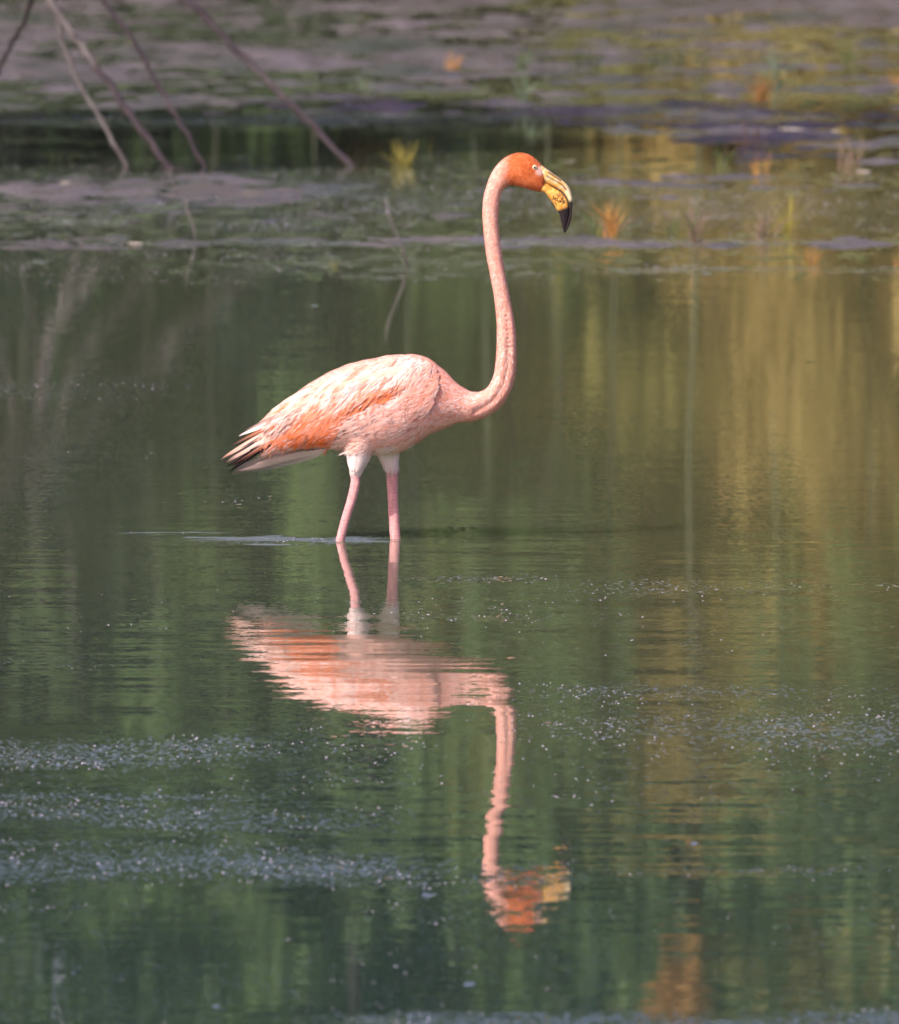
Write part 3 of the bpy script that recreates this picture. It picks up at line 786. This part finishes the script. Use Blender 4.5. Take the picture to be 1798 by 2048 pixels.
def tree(name, label, kind, leaf, x, y, rz, sc_, group):
    root = empty(name, (x, y, land_at(x, y))); root.rotation_euler.z = rz; root.scale = (sc_,) * 3
    tme, cme = protos[kind]
    link('trunk', tme, M_BARK, root)
    key = (kind, leaf)
    if key not in crown_copy:
        c = cme.copy(); c.materials.append(LEAVES[leaf]); crown_copy[key] = c
    link('crown', crown_copy[key], None, root)
    props(root, label, 'tree', group)
KL = ['bushy dark green mangrove tree on the far mud bank', 'olive green mangrove tree on the far mud bank', 'yellowing mangrove tree on the far mud bank', 'very dark evergreen mangrove tree on the far mud bank']
front = [(-7.6, 0), (-6.2, 3), (-4.9, 0), (-3.7, 1), (-2.7, 3), (-1.7, 0), (-.75, 3), (.15, 0), (1.0, 3), (1.75, 1), (2.5, 0), (3.4, 1), (4.4, 2), (5.6, 0), (6.9, 1), (8.2, 3)]
for i, (x, lf) in enumerate(front):
    tree('mangrove_tree', KL[lf], i % 3, lf, x + random.uniform(-.2, .2), 38.2 + random.uniform(-.7, 1.5), random.uniform(0, 6.28), random.uniform(.9, 1.1), 'front mangroves: ' + ['dark green', 'olive', 'yellowing', 'darkest'][lf])
for i in range(13):
    x = -27 + i * 4.4 + random.uniform(-.8, .8)
    tree('tall_tree', 'tall broad crowned tree rising behind the front mangroves', 3, (3, 3, 0)[i % 3], x, 48 + random.uniform(-1.5, 3), random.uniform(0, 6.28), random.uniform(.9, 1.2), 'tall trees behind the mangroves')

# shrubs that close the bank below the crowns
def shrub_parts(seed, H, rad, per, leafsize):
    r = random.Random(seed); parts, cl = [], []
    for k in range(9):
        az = r.uniform(0, 6.28); o = rad * r.random() ** .5 * .6; e = Vector((math.cos(az) * o, math.sin(az) * o * .7, H * r.uniform(.55, .95)))
        parts.append(tube([Vector((e.x * .15, e.y * .15, -.1)), Vector((e.x * .5, e.y * .5, e.z * .5)), e], [.022, .015, .006], 5))
    for k in range(34):
        az = r.uniform(0, 6.28); z = H * r.uniform(.04, 1.0); o = rad * (1.0 - .45 * (z / H) ** 2) * r.random() ** .5
        cl.append(((math.cos(az) * o, math.sin(az) * o * .7, z), r.uniform(.18, .34) * rad))
    V, F = merge(*parts); return mesh('trunk', V, F), leaf_cloud(cl, per, leafsize, seed)
protos += [shrub_parts(61, 2.6, 1.0, 210, .07), shrub_parts(67, 3.4, 1.2, 210, .08), shrub_parts(71, 4.6, 2.4, 300, .15)]
SL = ['dense dark green shrub filling the bank beneath the mangroves', 'olive shrub filling the bank beneath the mangroves', 'rusty yellow shrub filling the bank beneath the mangroves', 'nearly black green shrub filling the bank beneath the mangroves']
for i in range(25):
    x = -9 + i * .75 + random.uniform(-.2, .2); lf = (0, 3, 0, 0, 3)[i % 5] if x < .55 else (2, 1, 2, 2)[i % 4]
    tree('bank_shrub', SL[lf], 4 + i % 2, lf, x, 36.6 + random.uniform(-.4, .8), random.uniform(0, 6.28), random.uniform(.85, 1.15), ['dark green', 'olive', 'rusty yellow', 'blackish'][lf] + ' bank shrubs')
for i in range(21):
    tree('tall_shrub', 'broad tall shrub closing the gaps behind the mangrove trunks', 6, (3, 3, 0)[i % 3], -28 + i * 2.8 + random.uniform(-.5, .5), 43.5 + random.uniform(-.8, .8), random.uniform(0, 6.28), random.uniform(.9, 1.15), 'tall shrubs behind the mangroves')

for i in range(10):                     # a second, taller row of the rusty shrubs
    x = .75 + i * .72; lf = (2, 1)[i % 2]
    tree('bank_shrub', SL[lf], 5, lf, x, 37.6 + random.uniform(-.2, .3), random.uniform(0, 6.28), 1.12, ['dark green', 'olive', 'rusty yellow', 'blackish'][lf] + ' bank shrubs')
for x, lf in ((-3.1, 0), (-2.2, 3), (-1.75, 0), (-1.3, 3), (-.3, 0), (.6, 3), (1.4, 1)):   # a second file of mangroves closing the gaps
    tree('mangrove_tree', KL[lf], 1, lf, x, 41.0 + random.uniform(-.4, .4), random.uniform(0, 6.28), 1.15, 'front mangroves: ' + ['dark green', 'olive', 'yellowing', 'darkest'][lf])
# slender saplings in front of the mangroves, pale stems and hanging leaf tufts
M_STEM = mat('pale_green_stem', (.070, .085, .050), rough=.8, objvar=.3); M_DRYLEAF = leaf_mat('dry_frond', (.42, .22, .06), (.30, .18, .06)); M_FRESH = leaf_mat('fresh_leaf', (.17, .26, .09), (.10, .17, .07))
def sapling(x, h, seed, dry, label, group):
    r = random.Random(seed); y = 36.0 + r.uniform(-.2, .3); root = empty('slender_sapling', (x, y, land_at(x, y))); props(root, label, 'sapling', group)
    pts = [(r.uniform(-.02, .02) * i, r.uniform(-.02, .02) * i, -.1 + h * i / 8) for i in range(9)]
    v, f = tube(pts, [.012 - .001 * i for i in range(9)], 6); link('stem', mesh('stem', v, f), M_STEM, root)
    cl = []
    for k in range(13 if not dry else 16):
        z = h * (r.uniform(.55, 1.0) if not dry else r.uniform(.78, 1.0)); q = pts[min(8, int(z / h * 8))]
        for m_ in range(3): cl.append(((q[0] + r.uniform(-.16, .16) * (1 if not dry else .5), q[1] + r.uniform(-.15, .15), z - .14 * m_), .085))
    me = leaf_cloud(cl, 26, .06, seed); me.materials.append(M_DRYLEAF if dry else M_FRESH); link('crown', me, None, root)
for i, x in enumerate([-4.1, -3.3, -2.45, -2.0, -1.45, -1.1, -.62, -.2, .12, .48, .82, 1.5, 1.95, 2.4, 3.0, 3.8]):
    sapling(x, random.uniform(3.6, 6.0), 900 + i, False, 'slender pale stemmed sapling with fresh green leaf tufts on the bank', 'green saplings along the bank')
sapling(1.19, 6.0, 950, True, 'slender sapling with a dry orange crown on the bank', None)

# the mangrove whose stilt roots reach into the pool
ROOTS = [  # pixel path of each root, foot last; depth row of the foot
    [(60, -220), (95, -20), (150, 75), (215, 165), (280, 255), (341, 337)],
    [(60, -220), (95, -80), (120, 60), (155, 155), (200, 240), (256, 333)],
    [(60, -220), (75, -90), (55, 20), (25, 85), (-15, 160), (-60, 240)],
    [(60, -220), (270, -100), (415, 40), (510, 137), (606, 235), (702, 332)],
    [(60, -220), (150, -80), (262, 75), (330, 190), (372, 265), (410, 334)],
    [(60, -220), (0, -60), (-60, 60), (-110, 160), (-140, 250), (-160, 330)],
]
MX, MY = at(60, -220, 18.0).x, 18.2
mg = empty('stilt_mangrove', (MX, MY, 0.0))
props(mg, 'mangrove standing on pale arching stilt roots in the dark pool', 'tree')
def mg_part(name, me, m):
    o = link(name, me, m, mg); o.matrix_parent_inverse = Matrix.Translation(-mg.location); return o
for k, path in enumerate(ROOTS):
    foot = ground(*path[-1]); top = Vector((MX, MY, at(60, -220, MY).z + .05 * k)); pts = []
    for i, (x, y) in enumerate(path):
        s = i / (len(path) - 1); Y = MY + (foot.y - MY) * s ** 1.2; pts.append(at(x, y, Y))
    pts[0] = top; dirn = (pts[-1] - pts[-2]).normalized(); pts.append(pts[-1] + dirn * .22)
    P = catmull([tuple(p) for p in pts], 6); n = len(P); P[3:-6] += rng.normal(0, .0035, P[3:-6].shape)
    v, f = tube(P, [(.0165 if k in (0, 3) else .011) * (1 - .35 * i / n) * (1 + .12 * math.sin(i * 2.1 + k)) for i in range(n)], 8)
    mg_part('stilt_root', mesh('stilt_root', v, f), M_ROOT)
tz = at(60, -220, MY).z
v, f = tube([(MX - .22 * i + .02 * math.sin(i * 1.7), MY + .03 * i * .4, tz - .08 + i * .42) for i in range(9)], [.065 - .005 * i for i in range(9)], 10)
mg_part('trunk', mesh('trunk', v, f), M_BARK)
cl = []
r_ = random.Random(5)
for k in range(26): cl.append(((MX + r_.uniform(-2.6, .8), MY + r_.uniform(-.2, 1.6), tz + 2.1 + r_.uniform(-.7, 2.0)), r_.uniform(.25, .5)))
for k in range(26): cl.append(((MX + r_.uniform(-2.2, .6), MY + r_.uniform(-2.2, -.3), tz + 1.0 + r_.uniform(-.1, 1.9)), r_.uniform(.25, .42)))  # unseen leaf clumps added on the sun side to shade the stilt roots
cm = leaf_cloud(cl, 330, .07, 77); cm.materials.append(LEAVES[0]); mg_part('crown', cm, None)

# thin bare sticks poking out of the mud
STICKS = [((372, 395), (391, 482), 'grey'), ((770, 395), (815, 535), 'grey'), ((340, 340), (352, 392), 'grey'), ((0, 130), (-40, 215), 'grey'), ((575, 40), (600, 60), 'grey'), ((1450, 150), (1470, 205), 'grey')]
for a, b, _ in STICKS:
    g = ground(*b); g.z = max(0, land_at(g.x, g.y)); t_ = at(a[0], a[1], g.y)
    d = (t_ - g); v, f = tube([g - d * .12, g + d * .3 + Vector((.004, 0, 0)), g + d * .7 - Vector((.005, 0, 0)), t_], [.0045, .004, .0035, .0025], 7)
    o = link('bare_stick', mesh('bare_stick', [Vector(p) - g for p in v], f), M_ROOT); o.location = g
    props(o, 'thin bare grey stick poking out of the shallow mud', 'stick', 'bare sticks in the mud')

# plant tufts
def blade_mesh(seed, bend, wid):
    r = random.Random(seed); v, f = [], []; n = 7
    for i in range(n):
        s = i / (n - 1); c = Vector((bend * s * s, .1 * bend * s, s * (1 - .18 * abs(bend) * s))); hw = wid * (1 - s ** 1.8) * (.55 + .9 * s) + .004
        v += [c + Vector((-hw, 0, 0)), c + Vector((0, -hw * .35, 0)), c + Vector((hw, 0, 0))]
    for i in range(n - 1):
        for k in range(2): a = i * 3 + k; f.append((a, a + 1, a + 4, a + 3))
    return mesh('blade', v, f)
BM = [mat('dry_orange_blade', (.52, .28, .085), rough=.6, trans=.3, objvar=.25), mat('green_blade', (.10, .16, .06), rough=.5, trans=.3, objvar=.3), mat('dark_green_blade', (.035, .065, .04), rough=.5, trans=.2, objvar=.3),
      mat('yellow_green_blade', (.30, .27, .06), rough=.5, trans=.3, objvar=.25), mat('tan_blade', (.24, .17, .13), rough=.7, trans=.2, objvar=.25), mat('pale_green_blade', (.18, .25, .16), rough=.5, trans=.3, objvar=.2)]
BLADES = {}
for mi, m in enumerate(BM):
    for q, (bd, wd) in enumerate(((.08, .012), (.35, .014), (.6, .016), (.15, .021))):
        me = blade_mesh(q, bd, wd); me.materials.append(m); BLADES[(mi, q)] = me
TL = ['dry orange grass tuft growing at the pool edge', 'slender green sedge tuft on the mud', 'low dark green leafy clump on the mud', 'yellow green water plant tuft at the pool edge', 'tan withered tuft with splayed stalks on the mud', 'pale green upright stalks on the mud']
TN = ['dry_grass_tuft', 'sedge_tuft', 'leafy_clump', 'water_plant', 'withered_tuft', 'green_stalks']
TG = ['orange grass tufts', 'green sedge tufts', 'dark leafy clumps', 'yellow green water plants', 'withered tan tufts', 'pale green stalk tufts']
OWN = {(1222, 472): 'full orange grass tuft with green sedge blades beside it at the pool edge', (1196, 470): 'thin green sedge tuft growing against the full orange grass tuft',
       (1525, 476): 'splayed tan tuft standing next to a tall yellow green stalk', (1575, 472): 'tall yellow green plant standing next to the splayed tan tuft',
       (805, 332): 'bushy yellow green water plant standing in the dark pool', (850, 300): 'green sedge tuft behind the bushy yellow green plant in the dark pool',
       (1520, 200): 'tall orange grass tuft beside pale green upright stalks', (1558, 178): 'pale green upright stalks beside the tall orange grass tuft', (1330, 128): 'widest dark green leafy clump on the mud',
       (905, 138): 'small orange grass tuft next to a withered tan tuft on the mud', (985, 132): 'withered tan tuft next to a small orange grass tuft on the mud', (1620, 528): 'orange grass tuft in the water off the mud edge'}
def tuft(px, py, hpx, wpx, kind, n):
    g = ground(px, py); z = max(land_at(g.x, g.y), -.03); g.z = z
    k = FPX / (g.y - CAM_Y); H = hpx / k; W = wpx / k
    root = empty(TN[kind], g)
    lab = OWN.get((px, py)); props(root, lab or TL[kind], 'plant', None if lab else TG[kind])
    for i in range(int(n * 3.4)):
        kk = kind if random.random() < .86 else random.choice((4, 3, 1))
        o = link('blade', BLADES[(kk, random.randrange(4))], None, root)
        az = random.uniform(0, 6.28); rr = W * .32 * random.random() ** .5
        o.location = (math.cos(az) * rr, math.sin(az) * rr, -.01)
        o.rotation_euler = (random.uniform(-.2, .2), random.uniform(-.25, .25), az + random.uniform(-.5, .5) if False else random.uniform(0, 6.28))
        h_ = H * random.uniform(.6, 1.1); o.scale = (h_ * random.uniform(.9, 1.4), h_ * random.uniform(.9, 1.4), h_)
TUFTS = [(1222, 472, 84, 44, 0, 14), (1196, 470, 90, 20, 1, 7), (1525, 476, 78, 60, 4, 9), (1575, 472, 100, 16, 3, 6), (1392, 486, 95, 30, 4, 6), (1500, 300, 70, 90, 4, 7),
         (905, 138, 52, 34, 0, 9), (985, 132, 44, 36, 4, 9), (1042, 142, 62, 30, 1, 8), (1170, 132, 62, 90, 2, 12), (1330, 128, 52, 120, 2, 14), (1520, 200, 80, 46, 0, 11), (1558, 178, 96, 22, 5, 7),
         (1700, 122, 60, 60, 1, 8), (1640, 140, 50, 40, 3, 7), (805, 332, 76, 60, 3, 13), (850, 300, 50, 50, 1, 8), (1520, 345, 60, 60, 0, 5), (1620, 528, 62, 40, 0, 9), (1792, 532, 46, 26, 0, 8), (1700, 330, 70, 80, 4, 8),
         (665, 535, 45, 16, 3, 5), (1045, 205, 70, 26, 5, 6), (1790, 170, 50, 40, 0, 7), (730, 175, 60, 24, 5, 5), (1065, 268, 60, 18, 5, 5), (1340, 470, 70, 24, 1, 6), (240, 100, 40, 80, 2, 10), (700, 55, 30, 90, 2, 9), (380, 60, 35, 90, 2, 9), (1150, 560, 40, 20, 1, 4), (1440, 330, 60, 40, 1, 7), (900, 300, 40, 60, 2, 8), (120, 320, 45, 60, 1, 8), (20, 320, 50, 40, 2, 8)]  # first tuft and the narrowest pale stalks: water reflections built as plants
for t_ in TUFTS: tuft(*t_)

# pale fallen leaves and shells lying on mud and water
def leaflet():
    v, f = [], []; n = 7
    for i in range(n):
        s = i / (n - 1); hw = .30 * math.sin(math.pi * (s * .92 + .05)) ; x = s - .5
        v += [(x, -hw, .10 * hw + .12 * x * x), (x, 0, .12 * x * x), (x, hw, .16 * hw + .12 * x * x)]
    m = len(v); v += [(a, b, c + .03) for a, b, c in v]
    for i in range(n - 1):
        for k in range(2): a = i * 3 + k; f.append((a, a + 3, a + 4, a + 1)); f.append((m + a, m + a + 1, m + a + 4, m + a + 3))
    return mesh('fallen_leaf', v, f)
lm = leaflet(); lm.materials.append(M_PALE)
LF = [(1140, 325, 34), (1582, 262, 70), (1662, 266, 50), (1513, 300, 16), (1350, 350, 34), (1728, 346, 40), (195, 120, 36), (50, 157, 50), (243, 232, 18), (345, 341, 80), (222, 341, 30), (130, 378, 32), (190, 376, 40), (270, 490, 44), (165, 492, 22), (203, 501, 18), (563, 252, 18), (708, 249, 22), (1050, 66, 22), (1440, 195, 30), (1338, 196, 26), (1490, 198, 40), (1715, 562, 22), (195, 244, 60), (60, 440, 20), (1280, 236, 24), (1700, 700, 8), (1150, 830, 8), (540, 996, 10), (478, 1012, 16), (1440, 822, 8), (350, 830, 7)]
for (px, py, wp) in LF:
    g = ground(px, py); z = land_at(g.x, g.y); k = FPX / (g.y - CAM_Y); g.z = max(z, 0) + .004
    o = link('fallen_leaf', lm, None); o.location = g; L_ = wp / k * .8
    o.scale = (L_, L_ * random.uniform(.35, .7), L_ * .5); o.rotation_euler = (random.uniform(-.12, .12), random.uniform(-.1, .1), random.uniform(-.4, .4))
    if wp >= 80: props(o, 'long pale leaf floating at the foot of a stilt root', 'leaf')
    elif py > 600: props(o, 'tiny pale leaf floating on the open water', 'leaf', 'tiny floating leaves')
    elif wp >= 50: props(o, 'large pale fallen leaf lying on the wet mud', 'leaf', 'large fallen leaves')
    else: props(o, 'small pale curled fallen leaf lying on the wet mud', 'leaf', 'small fallen leaves')
